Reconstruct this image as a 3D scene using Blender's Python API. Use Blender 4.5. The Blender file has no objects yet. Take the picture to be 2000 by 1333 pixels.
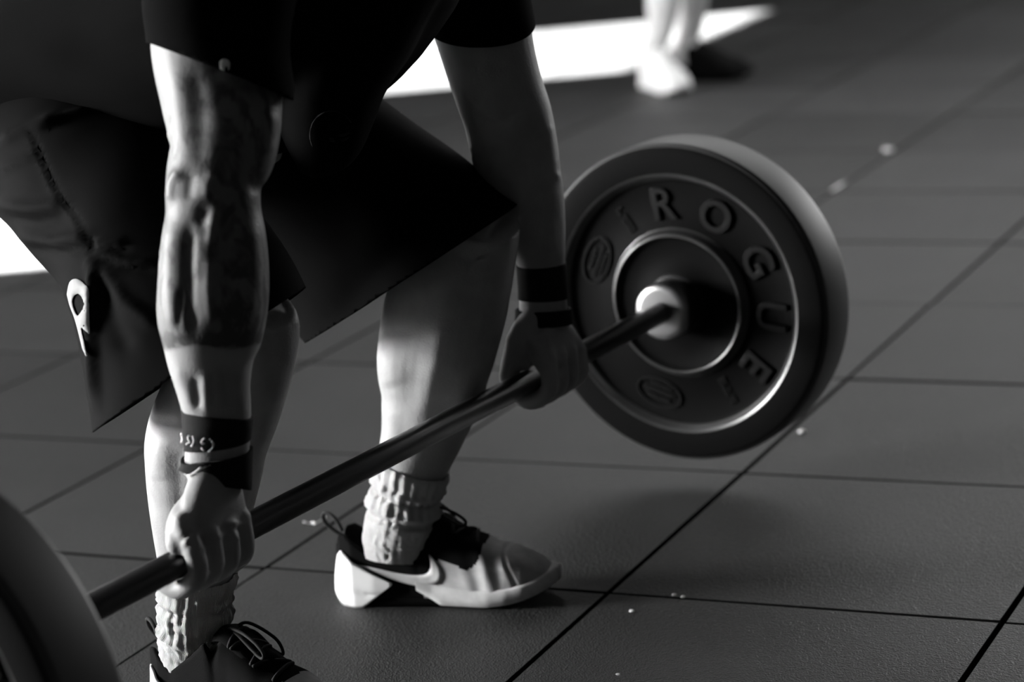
import bpy, bmesh, math, random
import numpy as np
from math import sin, cos, pi, radians
from mathutils import Vector, Matrix, noise
from mathutils.bvhtree import BVHTree

random.seed(7)
SC = bpy.context.scene
COL = SC.collection

# ------------------------------------------------------------------ camera
FPX, PITCH, ROLL, CH = 4782.39, 0.2430, -0.0913, 1.0554
cw = np.array([0, cos(PITCH), -sin(PITCH)])
_r = np.array([1.0, 0, 0]); _u = np.cross(_r, cw)
cr = cos(ROLL) * _r + sin(ROLL) * _u
cu = -sin(ROLL) * _r + cos(ROLL) * _u
CC = np.array([0, 0, CH])
cam_d = bpy.data.cameras.new('camera')
cam = bpy.data.objects.new('camera', cam_d); COL.objects.link(cam)
cam_d.sensor_width = 36.0
cam_d.lens = FPX / 2000 * 36.0
cam_d.clip_start = 0.05; cam_d.clip_end = 200
M = Matrix.Identity(4)
for i in range(3):
    M[i][0] = cr[i]; M[i][1] = cu[i]; M[i][2] = -cw[i]; M[i][3] = CC[i]
cam.matrix_world = M
cam_d.dof.use_dof = True
cam_d.dof.focus_distance = 2.72
cam_d.dof.aperture_fstop = 3.4
SC.camera = cam

# ------------------------------------------------------------------ exposure, sky, sun, daylight through the openings
SC.view_settings.view_transform = 'Standard'
SC.view_settings.look = 'None'
SC.view_settings.exposure = 0.0
SC.view_settings.gamma = 1.0
SC.view_settings.use_curve_mapping = False

world = bpy.data.worlds.new('sky'); SC.world = world; world.use_nodes = True
bg = world.node_tree.nodes['Background']
bg.inputs[0].default_value = (1, 1, 1, 1); bg.inputs[1].default_value = 1.0

# wall / tile axes of the room
E1 = np.array([0.8976, -0.4409, 0.0]); E2 = np.array([0.4409, 0.8976, 0.0])
WB = np.array([-3.724, 7.6, 0.0])            # point on the left wall
DOOR_H = 2.6
sun_d = bpy.data.lights.new('sun', 'SUN'); sun_d.energy = 420.0; sun_d.angle = radians(0.55)
sun = bpy.data.objects.new('sun', sun_d); COL.objects.link(sun)
sd = Vector((4.2, 0, -DOOR_H)).normalized()
sun.rotation_euler = sd.to_track_quat('-Z', 'Y').to_euler()

def wall_pt(s, z, off=0.0):                  # s metres along the left wall
    p = WB + E2 * s + E1 * off
    return Vector((p[0], p[1], z))

def area(name, loc, direction, sx, sy, power, spread=180):
    l = bpy.data.lights.new(name, 'AREA'); l.shape = 'RECTANGLE'
    l.size = sx; l.size_y = sy; l.energy = power; l.spread = radians(spread)
    o = bpy.data.objects.new(name, l); COL.objects.link(o)
    o.location = loc
    o.rotation_euler = Vector(direction).to_track_quat('-Z', 'Y').to_euler()
    return o
DOORS = [(0.0, 1.40, 0.0, DOOR_H), (-2.567, -1.56, 0.0, DOOR_H), (-5.35, -4.0, 0.5, 2.0)]       # openings of the left wall
BACK_S = 8.0                                 # distance along E2 of the back wall
area('daylight_door', wall_pt(0.70, 1.35, 0.06), E1, 1.35, 2.4, 18)
area('daylight_door', wall_pt(-2.06, 1.35, 0.06), E1, 0.95, 2.4, 90)
area('daylight_door', wall_pt(-4.68, 1.25, 0.06), E1, 1.3, 1.45, 1050)
BW0, BW1 = 6.0, 9.5                          # back wall window, metres from the left wall
pb = WB + E2 * (BACK_S - 0.06) + E1 * (BW0 + BW1) / 2
area('daylight_window', Vector((pb[0], pb[1], 1.9)), -E2, BW1 - BW0, 2.2, 330)
area('overhead_fill', Vector((1.25, 6.6, 2.3)), (0, 0, -1), 3.0, 2.2, 72)  # added unseen light without a fixture, brightens the floor and rims

# ------------------------------------------------------------------ helpers
def V3(a): return Vector((float(a[0]), float(a[1]), float(a[2])))
def W(px, py, d):                            # a photo point at depth d metres -> world
    return CC + d * (cr * (px - 1000) / FPX - cu * (py - 666.5) / FPX + cw)
def to_px(P):
    d = np.asarray(P) - CC; z = d @ cw
    return 1000 + FPX * (d @ cr) / z, 666.5 - FPX * (d @ cu) / z, z
def floor_pt(px, py, z=0.0):
    d = cr * (px - 1000) / FPX - cu * (py - 666.5) / FPX + cw
    return CC + d * (z - CC[2]) / d[2]
BB = np.array([0.5357, 0.8444, 0.0]); BB /= np.linalg.norm(BB)    # along the bar
FF = np.array([BB[1], -BB[0], 0.0])                               # the way the lifter faces
BARZ = 0.2716
F0 = np.array([0.2296, 3.2831, BARZ])
ZZ = np.array([0, 0, 1.0])
def Q(f, b, z):                              # lifter's own axes: forward, along the bar, up
    p = F0 + FF * f + BB * b
    return np.array([p[0], p[1], z])

def tag(o, label=None, cat=None, group=None, kind=None):
    if label: o['label'] = label
    if cat: o['category'] = cat
    if group: o['group'] = group
    if kind: o['kind'] = kind
    return o
def empty(name, loc=(0, 0, 0)):
    o = bpy.data.objects.new(name, None); COL.objects.link(o); o.location = loc
    return o
def link(name, me, mats=None, parent=None, smooth=True):
    o = bpy.data.objects.new(name, me); COL.objects.link(o)
    if mats is not None:
        for m in (mats if isinstance(mats, (list, tuple)) else [mats]): me.materials.append(m)
    if smooth:
        me.polygons.foreach_set('use_smooth', [True] * len(me.polygons))
    if parent is not None:
        o.parent = parent
        o.matrix_parent_inverse = world_of(parent).inverted()
    return o
def world_of(o):
    m = o.matrix_basis.copy()
    p = o
    while p.parent is not None:
        m = p.parent.matrix_basis @ p.matrix_parent_inverse @ m; p = p.parent
    return m
def mesh_vf(name, v, f):
    me = bpy.data.meshes.new(name)
    me.from_pydata([tuple(map(float, p)) for p in v], [], [tuple(q) for q in f]); me.update()
    return me
def from_bm(name, bm):
    me = bpy.data.meshes.new(name); bm.normal_update(); bm.to_mesh(me); bm.free(); return me

# ---- materials
def mat(name, col, rough=0.6, metal=0.0, spec=0.5, bump=None, sheen=0.0, var=None, coat=0.0):
    m = bpy.data.materials.new(name); m.use_nodes = True
    nt = m.node_tree; b = nt.nodes['Principled BSDF']
    c = (col, col, col, 1) if not isinstance(col, tuple) else col
    b.inputs['Base Color'].default_value = c
    b.inputs['Roughness'].default_value = rough
    b.inputs['Metallic'].default_value = metal
    b.inputs['Specular IOR Level'].default_value = spec
    b.inputs['Sheen Weight'].default_value = sheen
    b.inputs['Coat Weight'].default_value = coat
    tc = nt.nodes.new('ShaderNodeTexCoord')
    if var:                                  # (scale, amount): mottled albedo
        n = nt.nodes.new('ShaderNodeTexNoise'); n.inputs['Scale'].default_value = var[0]
        n.inputs['Detail'].default_value = 6
        nt.links.new(tc.outputs['Object'], n.inputs['Vector'])
        r = nt.nodes.new('ShaderNodeMapRange')
        r.inputs['From Min'].default_value = 0.3; r.inputs['From Max'].default_value = 0.7
        r.inputs['To Min'].default_value = c[0] * (1 - var[1]); r.inputs['To Max'].default_value = c[0] * (1 + var[1])
        nt.links.new(n.outputs['Fac'], r.inputs['Value'])
        nt.links.new(r.outputs['Result'], b.inputs['Base Color'])
    if bump:                                 # (scale, strength, distance)
        n = nt.nodes.new('ShaderNodeTexNoise'); n.inputs['Scale'].default_value = bump[0]
        n.inputs['Detail'].default_value = 4
        nt.links.new(tc.outputs['Object'], n.inputs['Vector'])
        bp = nt.nodes.new('ShaderNodeBump'); bp.inputs['Strength'].default_value = bump[1]
        bp.inputs['Distance'].default_value = bump[2]
        nt.links.new(n.outputs['Fac'], bp.inputs['Height'])
        nt.links.new(bp.outputs['Normal'], b.inputs['Normal'])
    return m

def rubber_tile_mat():
    m = bpy.data.materials.new('rubber_tile'); m.use_nodes = True
    nt = m.node_tree; N = nt.nodes; L = nt.links; b = N['Principled BSDF']
    g = N.new('ShaderNodeNewGeometry'); oi = N.new('ShaderNodeObjectInfo')
    n1 = N.new('ShaderNodeTexNoise'); n1.inputs['Scale'].default_value = 170; n1.inputs['Detail'].default_value = 3
    n2 = N.new('ShaderNodeTexNoise'); n2.inputs['Scale'].default_value = 5; n2.inputs['Detail'].default_value = 5
    vo = N.new('ShaderNodeTexVoronoi'); vo.inputs['Scale'].default_value = 420
    for n in (n1, n2, vo): L.new(g.outputs['Position'], n.inputs['Vector'])
    def mr(src, a, c, lo, hi):
        r = N.new('ShaderNodeMapRange'); r.inputs['From Min'].default_value = a; r.inputs['From Max'].default_value = c
        r.inputs['To Min'].default_value = lo; r.inputs['To Max'].default_value = hi
        L.new(src, r.inputs['Value']); return r.outputs['Result']
    def mul(a, c):
        x = N.new('ShaderNodeMath'); x.operation = 'MULTIPLY'; L.new(a, x.inputs[0]); L.new(c, x.inputs[1]); return x.outputs[0]
    v = mul(mr(n1.outputs['Fac'], 0.35, 0.65, 0.012, 0.024), mr(n2.outputs['Fac'], 0.3, 0.7, 0.8, 1.2))
    v = mul(v, mr(oi.outputs['Random'], 0, 1, 0.65, 1.35))
    L.new(v, b.inputs['Base Color'])
    b.inputs['Roughness'].default_value = 0.55
    b.inputs['Specular IOR Level'].default_value = 0.5
    bp = N.new('ShaderNodeBump'); bp.inputs['Strength'].default_value = 0.55; bp.inputs['Distance'].default_value = 0.0022
    L.new(vo.outputs['Distance'], bp.inputs['Height'])
    bp2 = N.new('ShaderNodeBump'); bp2.inputs['Strength'].default_value = 0.5; bp2.inputs['Distance'].default_value = 0.003
    L.new(n1.outputs['Fac'], bp2.inputs['Height']); L.new(bp.outputs['Normal'], bp2.inputs['Normal'])
    L.new(bp2.outputs['Normal'], b.inputs['Normal'])
    return m

def skin_mat(name, base, ink=False):
    m = bpy.data.materials.new(name); m.use_nodes = True
    nt = m.node_tree; N = nt.nodes; L = nt.links; b = N['Principled BSDF']
    tc = N.new('ShaderNodeTexCoord')
    n = N.new('ShaderNodeTexNoise'); n.inputs['Scale'].default_value = 30; n.inputs['Detail'].default_value = 6
    L.new(tc.outputs['Object'], n.inputs['Vector'])
    r = N.new('ShaderNodeMapRange'); r.inputs['From Min'].default_value = 0.3; r.inputs['From Max'].default_value = 0.7
    r.inputs['To Min'].default_value = base * 0.88; r.inputs['To Max'].default_value = base * 1.1
    L.new(n.outputs['Fac'], r.inputs['Value'])
    col = r.outputs['Result']
    if ink:
        a = N.new('ShaderNodeAttribute'); a.attribute_name = 'ink'
        mp = N.new('ShaderNodeMapping'); mp.inputs['Scale'].default_value = (1, 1, 0.7)
        L.new(tc.outputs['Object'], mp.inputs['Vector'])
        t1 = N.new('ShaderNodeTexNoise'); t1.inputs['Scale'].default_value = 38; t1.inputs['Detail'].default_value = 7
        t1.inputs['Distortion'].default_value = 1.6
        L.new(mp.outputs['Vector'], t1.inputs['Vector'])
        t2 = N.new('ShaderNodeTexWave'); t2.wave_type = 'RINGS'; t2.inputs['Scale'].default_value = 16
        t2.inputs['Distortion'].default_value = 14; t2.inputs['Detail'].default_value = 3
        L.new(mp.outputs['Vector'], t2.inputs['Vector'])
        s = N.new('ShaderNodeMath'); s.operation = 'MULTIPLY_ADD'; s.inputs[1].default_value = 0.30
        L.new(t2.outputs['Fac'], s.inputs[0]); L.new(t1.outputs['Fac'], s.inputs[2])
        # ink attribute 0..1 lowers the threshold: 1 = solid cuff, 0.6 = drawing, 0 = bare
        s2 = N.new('ShaderNodeMath'); s2.operation = 'MULTIPLY_ADD'; s2.inputs[1].default_value = 1.15
        L.new(a.outputs['Fac'], s2.inputs[0]); L.new(s.outputs[0], s2.inputs[2])
        r2 = N.new('ShaderNodeMapRange'); r2.inputs['From Min'].default_value = 1.24; r2.inputs['From Max'].default_value = 1.56
        r2.interpolation_type = 'SMOOTHSTEP'
        L.new(s2.outputs[0], r2.inputs['Value'])
        mx = N.new('ShaderNodeMix'); mx.data_type = 'FLOAT'
        mx.inputs[3].default_value = 0.075
        dk = N.new('ShaderNodeMapRange'); dk.inputs['From Max'].default_value = 0.5; dk.inputs['To Min'].default_value = 1.0; dk.inputs['To Max'].default_value = 0.52
        L.new(a.outputs['Fac'], dk.inputs['Value'])
        dm = N.new('ShaderNodeMath'); dm.operation = 'MULTIPLY'; L.new(dk.outputs['Result'], dm.inputs[0]); L.new(col, dm.inputs[1])
        L.new(r2.outputs['Result'], mx.inputs[0]); L.new(dm.outputs[0], mx.inputs[2])
        col = mx.outputs[0]
    L.new(col, b.inputs['Base Color'])
    b.inputs['Roughness'].default_value = 0.5
    b.inputs['Specular IOR Level'].default_value = 0.2
    n3 = N.new('ShaderNodeTexNoise'); n3.inputs['Scale'].default_value = 420; n3.inputs['Detail'].default_value = 2
    L.new(tc.outputs['Object'], n3.inputs['Vector'])
    bp = N.new('ShaderNodeBump'); bp.inputs['Strength'].default_value = 0.35; bp.inputs['Distance'].default_value = 0.0012
    L.new(n3.outputs['Fac'], bp.inputs['Height']); L.new(bp.outputs['Normal'], b.inputs['Normal'])
    return m

def sock_mat():
    m = mat('sock_knit', 0.62, 0.9, spec=0.1)
    nt = m.node_tree; N = nt.nodes; L = nt.links
    at = N.new('ShaderNodeUVMap')
    n = N.new('ShaderNodeTexWave'); n.inputs['Scale'].default_value = 11; n.inputs['Distortion'].default_value = 1.2
    n.inputs['Detail'].default_value = 2
    L.new(at.outputs['UV'], n.inputs['Vector'])
    bp = N.new('ShaderNodeBump'); bp.inputs['Strength'].default_value = 0.8; bp.inputs['Distance'].default_value = 0.0025
    L.new(n.outputs['Fac'], bp.inputs['Height']); L.new(bp.outputs['Normal'], N['Principled BSDF'].inputs['Normal'])
    return m

MT = dict(
    tile=rubber_tile_mat(),
    base=mat('sub_floor', 0.004, 1.0, spec=0.0),
    joint=mat('dark_joint', 0.004, 1.0, spec=0.0),  # near-black tile sides and edges, so the joints read dark
    wall=mat('painted_wall', 0.02, 0.8, bump=(60, 0.2, 0.002)),
    ceil=mat('painted_ceiling', 0.02, 0.9),
    skin=skin_mat('tattooed_skin', 0.33, True),
    skin2=skin_mat('pale_skin', 0.55),
    shirt=mat('black_jersey', 0.003, 0.95, spec=0.02, sheen=0.0, bump=(900, 0.2, 0.0006)),
    shorts=mat('black_polyester', 0.0028, 0.8, spec=0.03, sheen=0.0, bump=(1200, 0.2, 0.0005)),
    band=mat('black_elastic', 0.012, 0.85, spec=0.15, bump=(1500, 0.5, 0.0008)),
    rubber=mat('black_rubber', 0.004, 0.6, spec=0.02, bump=(300, 0.06, 0.001)),
    tread=mat('lit_tread_rubber', 0.03, 0.5, spec=0.7),  # paler than the rubber: light reflected off the tread put into its colour
    shorts_print=mat('dull_white_print', 0.30, 0.8, spec=0.1),
    lip=mat('worn_smooth_rubber', 0.014, 0.30, spec=0.8),
    letter=mat('raised_rubber', 0.005, 0.42, spec=0.1),
    steel=mat('brushed_steel', 0.42, 0.32, metal=1.0, bump=(400, 0.05, 0.0005)),
    bar=mat('dark_steel', 0.16, 0.30, metal=1.0, bump=(700, 0.25, 0.0006)),
    white=mat('white_plastic', 0.80, 0.45),
    print=mat('white_print', 0.62, 0.7, spec=0.2),
    hair=mat('dark_hair', 0.02, 0.6, bump=(200, 0.6, 0.004)),
    shoe_black=mat('black_knit', 0.005, 0.9, spec=0.06, bump=(1300, 0.5, 0.0009)),
    shoe_grey=mat('grey_mesh', 0.42, 0.75, spec=0.25, bump=(1600, 0.4, 0.0008), var=(40, 0.25)),
    shoe_sole=mat('pale_foam', 0.55, 0.6, spec=0.3, var=(60, 0.15)),
    shoe_pale=mat('pale_mesh', 0.7, 0.7, spec=0.2),
    lace=mat('black_cord', 0.014, 0.8, spec=0.2),
    sock=sock_mat(),
    grey_print=mat('faded_print', 0.014, 0.8, spec=0.2),
    chalk=mat('chalk', 0.75, 0.9),
    eye=mat('eye_white', 0.7, 0.2),
)

# ---- lofts
def catmull(A, m):
    A = np.asarray(A, float); n = len(A); out = []
    for i in range(n - 1):
        p0 = A[i - 1] if i > 0 else 2 * A[0] - A[1]
        p1, p2 = A[i], A[i + 1]
        p3 = A[i + 2] if i + 2 < n else 2 * A[-1] - A[-2]
        for k in range(m):
            t = k / m
            out.append(0.5 * ((2 * p1) + (-p0 + p2) * t + (2 * p0 - 5 * p1 + 4 * p2 - p3) * t * t + (-p0 + 3 * p1 - 3 * p2 + p3) * t ** 3))
    out.append(A[-1]); return np.array(out)
def loft(secs, n=32, m=4, ref=None, caps=True, extra=0.0, squ=1.0):
    """secs: (centre xyz, half-width across ref, half-depth along ref) -> verts, faces"""
    ref = cw if ref is None else np.asarray(ref, float)
    A = np.array([[*s[0], s[1], s[2]] for s in secs], float)
    if m > 1: A = catmull(A, m)
    C, h1, h2 = A[:, :3], np.maximum(A[:, 3] + extra, 1e-4), np.maximum(A[:, 4] + extra, 1e-4)
    T = np.gradient(C, axis=0); T /= np.linalg.norm(T, axis=1)[:, None]
    v = []; th = np.arange(n) / n * 2 * pi
    cs, sn = np.cos(th), np.sin(th)
    if squ != 1.0:
        cs = np.sign(cs) * np.abs(cs) ** squ; sn = np.sign(sn) * np.abs(sn) ** squ
    for c, t, a, b in zip(C, T, h1, h2):
        n1 = np.cross(t, ref); n1 /= np.linalg.norm(n1); n2 = np.cross(n1, t)
        v += [c + a * x * n1 + b * y * n2 for x, y in zip(cs, sn)]
    k = len(C); f = []
    for i in range(k - 1):
        for j in range(n):
            f.append((i * n + j, i * n + (j + 1) % n, (i + 1) * n + (j + 1) % n, (i + 1) * n + j))
    if caps:
        f.append(tuple(range(n - 1, -1, -1))); f.append(tuple((k - 1) * n + j for j in range(n)))
    return v, f
def psec(L, ratio=1.0):
    """photo sections (x, y, half-width px, depth[, ratio]) -> world sections"""
    return [(W(s[0], s[1], s[3]), s[2] * s[3] / FPX, s[2] * s[3] / FPX * (s[4] if len(s) > 4 else ratio)) for s in L]
def tube(pts, rad, n=12, m=5, end=True):
    P = [np.asarray(p, float) for p in pts]
    R = rad if isinstance(rad, (list, tuple)) else [rad] * len(P)
    A = catmull(np.array([[*p, r] for p, r in zip(P, R)]), m) if m > 1 else np.array([[*p, r] for p, r in zip(P, R)])
    if end:                                   # rounded ends
        def capend(a, b):
            d = a[:3] - b[:3]; d /= np.linalg.norm(d); r = a[3]
            return [np.array([*(a[:3] + d * r * sin(q)), max(r * cos(q), r * 0.08)]) for q in (0.5, 1.0, 1.4)]
        A = np.array(capend(A[0], A[1])[::-1] + list(A) + capend(A[-1], A[-2]))
    C, r = A[:, :3], A[:, 3]
    T = np.gradient(C, axis=0); T /= np.linalg.norm(T, axis=1)[:, None]
    up = np.array([0.31, 0.22, 0.92]); v = []
    n1 = np.cross(T[0], up); n1 /= np.linalg.norm(n1)
    for c, t, a in zip(C, T, r):
        n1 = n1 - t * (n1 @ t); n1 /= np.linalg.norm(n1); n2 = np.cross(t, n1)
        v += [c + a * (cos(q) * n1 + sin(q) * n2) for q in np.arange(n) / n * 2 * pi]
    k = len(C); f = []
    for i in range(k - 1):
        for j in range(n):
            f.append((i * n + j, i * n + (j + 1) % n, (i + 1) * n + (j + 1) % n, (i + 1) * n + j))
    f.append(tuple(range(n - 1, -1, -1))); f.append(tuple((k - 1) * n + j for j in range(n)))
    return v, f
def ball(c, r3, axes=None, nu=20, nv=12):
    axes = np.eye(3) if axes is None else np.asarray(axes)
    v = []; f = []
    for i in range(1, nv):
        p = pi * i / nv
        for j in range(nu):
            q = 2 * pi * j / nu
            l = np.array([r3[0] * sin(p) * cos(q), r3[1] * sin(p) * sin(q), r3[2] * cos(p)])
            v.append(np.asarray(c) + l @ axes)
    v.append(np.asarray(c) + np.array([0, 0, r3[2]]) @ axes); v.append(np.asarray(c) - np.array([0, 0, r3[2]]) @ axes)
    a, b = len(v) - 2, len(v) - 1
    for i in range(nv - 2):
        for j in range(nu):
            f.append((i * nu + j, (i + 1) * nu + j, (i + 1) * nu + (j + 1) % nu, i * nu + (j + 1) % nu))
    for j in range(nu):
        f.append((a, j, (j + 1) % nu)); f.append((b, (nv - 2) * nu + (j + 1) % nu, (nv - 2) * nu + j))
    return v, f
def join_vf(parts):
    v = []; f = []
    for pv, pf in parts:
        o = len(v); v += list(pv); f += [tuple(i + o for i in q) for q in pf]
    return v, f
def fix_normals(me):
    bm = bmesh.new(); bm.from_mesh(me); bmesh.ops.recalc_face_normals(bm, faces=bm.faces); bm.to_mesh(me); bm.free()
def remesh(name, parts, voxel, smooth=4, fac=0.5):
    """fuse closed shells into one continuous skin"""
    fixed = []
    for p in parts:
        me = mesh_vf('t', *p); fix_normals(me)
        fixed.append(([np.array(v.co) for v in me.vertices], [tuple(q.vertices) for q in me.polygons])); bpy.data.meshes.remove(me)
    me = mesh_vf(name, *join_vf(fixed))
    o = bpy.data.objects.new(name, me); COL.objects.link(o)
    r = o.modifiers.new('r', 'REMESH'); r.mode = 'VOXEL'; r.voxel_size = voxel
    if smooth:
        s = o.modifiers.new('s', 'SMOOTH'); s.factor = fac; s.iterations = smooth
    dg = bpy.context.evaluated_depsgraph_get()
    out = bpy.data.meshes.new_from_object(o.evaluated_get(dg))
    bpy.data.objects.remove(o); bpy.data.meshes.remove(me)
    out.name = name
    return out
def coords(me):
    a = np.empty(len(me.vertices) * 3); me.vertices.foreach_get('co', a); return a.reshape(-1, 3)
def normals(me):
    a = np.empty(len(me.vertices) * 3, np.float32); me.vertex_normals.foreach_get('vector', a); return a.reshape(-1, 3)
def set_coords(me, a):
    me.vertices.foreach_set('co', a.reshape(-1)); me.update()
def px_of(P):
    d = P - CC; z = d @ cw
    return np.stack([1000 + FPX * (d @ cr) / z, 666.5 - FPX * (d @ cu) / z], 1), z
def seg_dist(P, pts):
    best = np.full(len(P), 1e9); tt = np.zeros(len(P)); pts = np.asarray(pts, float); n = len(pts) - 1
    for i in range(n):
        a, b = pts[i], pts[i + 1]; ab = b - a
        t = np.clip((P - a) @ ab / (ab @ ab), 0, 1)
        d = np.linalg.norm(P - a - t[:, None] * ab, axis=1)
        k = d < best; best[k] = d[k]; tt[k] = (i + t[k]) / n
    return best, tt
def sculpt(me, strokes, zr=(0, 9)):
    """strokes modelled on the side seen from the front: (polyline in photo px, width px, height mm[, taper])"""
    P = coords(me); N = normals(me); px, z = px_of(P)
    vd = P - CC; vd /= np.linalg.norm(vd, axis=1)[:, None]
    face = np.clip(-(N * vd).sum(1) * 2.2, 0, 1) * ((z > zr[0]) & (z < zr[1]))
    off = np.zeros(len(P))
    for pts, wd, mm in strokes:
        d, t = seg_dist(px, pts)
        env = np.clip(np.minimum(t, 1 - t) * 5 + 0.35, 0, 1)
        off += mm * 0.001 * np.exp(-(d / wd) ** 2) * env
    set_coords(me, P + N * (off * face)[:, None])
def fold_noise(me, amp, scale, stretch=(1, 1, 1), seed=0.0):
    P = coords(me); N = normals(me)
    o = np.array([noise.noise(Vector((p[0] * scale * stretch[0] + seed, p[1] * scale * stretch[1], p[2] * scale * stretch[2]))) for p in P])
    set_coords(me, P + N * (o * amp)[:, None])
def cut(me, co, no, region=None):
    """open a hem: remove what lies beyond the plane (only inside region(P))"""
    bm = bmesh.new(); bm.from_mesh(me)
    co, no = V3(co), V3(no).normalized()
    geom = [g for g in (list(bm.verts) + list(bm.edges) + list(bm.faces))] if region is None else None
    if region is not None:
        vs = {v for v in bm.verts if region(v.co)}
        geom = list(vs) + [e for e in bm.edges if all(v in vs for v in e.verts)] + [f for f in bm.faces if all(v in vs for v in f.verts)]
    bmesh.ops.bisect_plane(bm, geom=geom, dist=1e-6, plane_co=co, plane_no=no, clear_outer=True)
    left = set(bm.verts)                     # drop scraps cut loose
    while left:
        st = [left.pop()]; isl = list(st)
        while st:
            for e in st.pop().link_edges:
                for q in e.verts:
                    if q in left: left.discard(q); st.append(q); isl.append(q)
        if len(isl) < 400: bmesh.ops.delete(bm, geom=isl, context='VERTS')
    bm.to_mesh(me); bm.free()
def thicken(o, t, offset=-1):
    s = o.modifiers.new('thickness', 'SOLIDIFY'); s.thickness = t; s.offset = offset
def bvh_of(me, M4=None):
    v = [(M4 @ x.co if M4 else x.co.copy()) for x in me.vertices]
    return BVHTree.FromPolygons(v, [tuple(p.vertices) for p in me.polygons])
def fill_poly(loops, cuts=2):
    """2-D loops (outer + holes) -> triangulated bmesh on z=0"""
    bm = bmesh.new(); es = []
    for lp in loops:
        vs = [bm.verts.new((x, y, 0)) for x, y in lp]
        es += [bm.edges.new((vs[i], vs[(i + 1) % len(vs)])) for i in range(len(vs))]
    bmesh.ops.triangle_fill(bm, edges=es, use_beauty=True)
    if cuts: bmesh.ops.subdivide_edges(bm, edges=bm.edges, cuts=cuts, use_grid_fill=True)
    bmesh.ops.triangulate(bm, faces=bm.faces)
    return bm
def decal(name, bm, ray, bvh, mats, parent, off=0.0006, thick=0.0006):
    """lay a flat print on a surface: ray(x,y)->(origin,direction)"""
    kill = []
    for v in bm.verts:
        o, d = ray(v.co.x, v.co.y)
        h, n, _, _ = bvh.ray_cast(V3(o), V3(d))
        if h is None: kill.append(v); continue
        if n.dot(V3(d)) > 0: n = -n
        v.co = h + n * off
    bmesh.ops.delete(bm, geom=kill, context='VERTS')
    me = from_bm(name, bm)
    o = link(name, me, mats, parent)
    thicken(o, thick, 1)
    return o
def arc(cx, cy, rx, ry, a0, a1, n=14):
    return [(cx + rx * cos(radians(a0 + (a1 - a0) * i / n)), cy + ry * sin(radians(a0 + (a1 - a0) * i / n))) for i in range(n + 1)]
def ribbon(pts, w):
    """open polyline -> closed outline of width w"""
    P = np.asarray(pts, float); T = np.gradient(P, axis=0); T /= np.linalg.norm(T, axis=1)[:, None]
    Nn = np.stack([-T[:, 1], T[:, 0]], 1)
    ww = (np.asarray(w) if np.ndim(w) else np.full(len(P), w))[:, None] / 2
    return [tuple(p) for p in P + Nn * ww] + [tuple(p) for p in (P - Nn * ww)[::-1]]
def lathe(profile, n=64, close=False):
    v = []; f = []
    for r, z in profile:
        v += [(r * cos(2 * pi * j / n), r * sin(2 * pi * j / n), z) for j in range(n)]
    k = len(profile)
    for i in range(k - 1 + (1 if close else 0)):
        i2 = (i + 1) % k
        for j in range(n):
            f.append((i * n + j, i * n + (j + 1) % n, i2 * n + (j + 1) % n, i2 * n + j))
    return v, f
def box_vf(x0, x1, y0, y1, z0, z1):
    v = [(x, y, z) for z in (z0, z1) for y in (y0, y1) for x in (x0, x1)]
    return v, [(0, 2, 3, 1), (4, 5, 7, 6), (0, 1, 5, 4), (2, 6, 7, 3), (0, 4, 6, 2), (1, 3, 7, 5)]

# ------------------------------------------------------------------ the room
R_S0, R_S1, R_E = -11.0, BACK_S, 13.0
def room_pt(s, e, z):
    p = WB + E2 * s + E1 * e
    return (p[0], p[1], z)
floor = link('floor', mesh_vf('floor', [room_pt(R_S0, 0, -0.03), room_pt(R_S0, R_E, -0.03), room_pt(R_S1, R_E, -0.03), room_pt(R_S1, 0, -0.03)], [(0, 1, 2, 3)]), MT['base'], smooth=False)
tag(floor, kind='structure')
T_OFF1, T_OFF2, TS = -2.6967, 2.6451, 0.4997
def tile_mesh():
    bm = bmesh.new()
    h = TS / 2 - 0.0030
    v, f = box_vf(-h, h, -h, h, -0.03, 0.0)
    bv = [bm.verts.new(p) for p in v]
    for q in f: bm.faces.new([bv[i] for i in q])
    top = [e for e in bm.edges if all(abs(x.co.z) < 1e-6 for x in e.verts)]
    bmesh.ops.bevel(bm, geom=top, offset=0.0008, segments=1, affect='EDGES', profile=0.5)
    return from_bm('tile', bm)
tm = tile_mesh(); tm.materials.append(MT['tile']); tm.materials.append(MT['joint'])
tm.polygons.foreach_set('material_index', [0 if p.normal.z > 0.9 else 1 for p in tm.polygons])
ang = math.atan2(E1[1], E1[0])
base_e1 = WB @ E1; base_e2 = WB @ E2
far_tiles = []
cells = []
for i in range(-30, 40):
    for j in range(-30, 40):
        c1 = T_OFF1 + TS * (i + 0.5); c2 = T_OFF2 + TS * (j + 0.5)
        if not (base_e1 + 0.25 < c1 < base_e1 + R_E - 0.25 and base_e2 + R_S0 + 0.25 < c2 < base_e2 + R_S1 - 0.25): continue
        p = E1 * c1 + E2 * c2
        x, y, z = to_px(p)
        inside = z > 1.5 and -500 < x < 2500 and -260 < y < 1900
        cells.append((0 if inside else 1, z, p))
cells.sort(key=lambda c: (c[0], c[1]))
for k, (outv, z, p) in enumerate(cells):
    if not outv and k < 295:
        o = bpy.data.objects.new('tile', tm); COL.objects.link(o); o.parent = floor
        o.location = (p[0], p[1], random.uniform(-0.0012, 0.0008))
        o.rotation_euler = (random.uniform(-1, 1) * 0.0016, random.uniform(-1, 1) * 0.0016, ang + random.uniform(-1, 1) * 0.0015)
    else:
        far_tiles.append(p)
parts = []
ca, sa = cos(ang), sin(ang)
for p in far_tiles:
    v, f = box_vf(-TS / 2 + .002, TS / 2 - .002, -TS / 2 + .002, TS / 2 - .002, -0.03, -0.0004)
    parts.append(([(p[0] + x * ca - y * sa, p[1] + x * sa + y * ca, zz) for x, y, zz in v], f))
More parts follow.
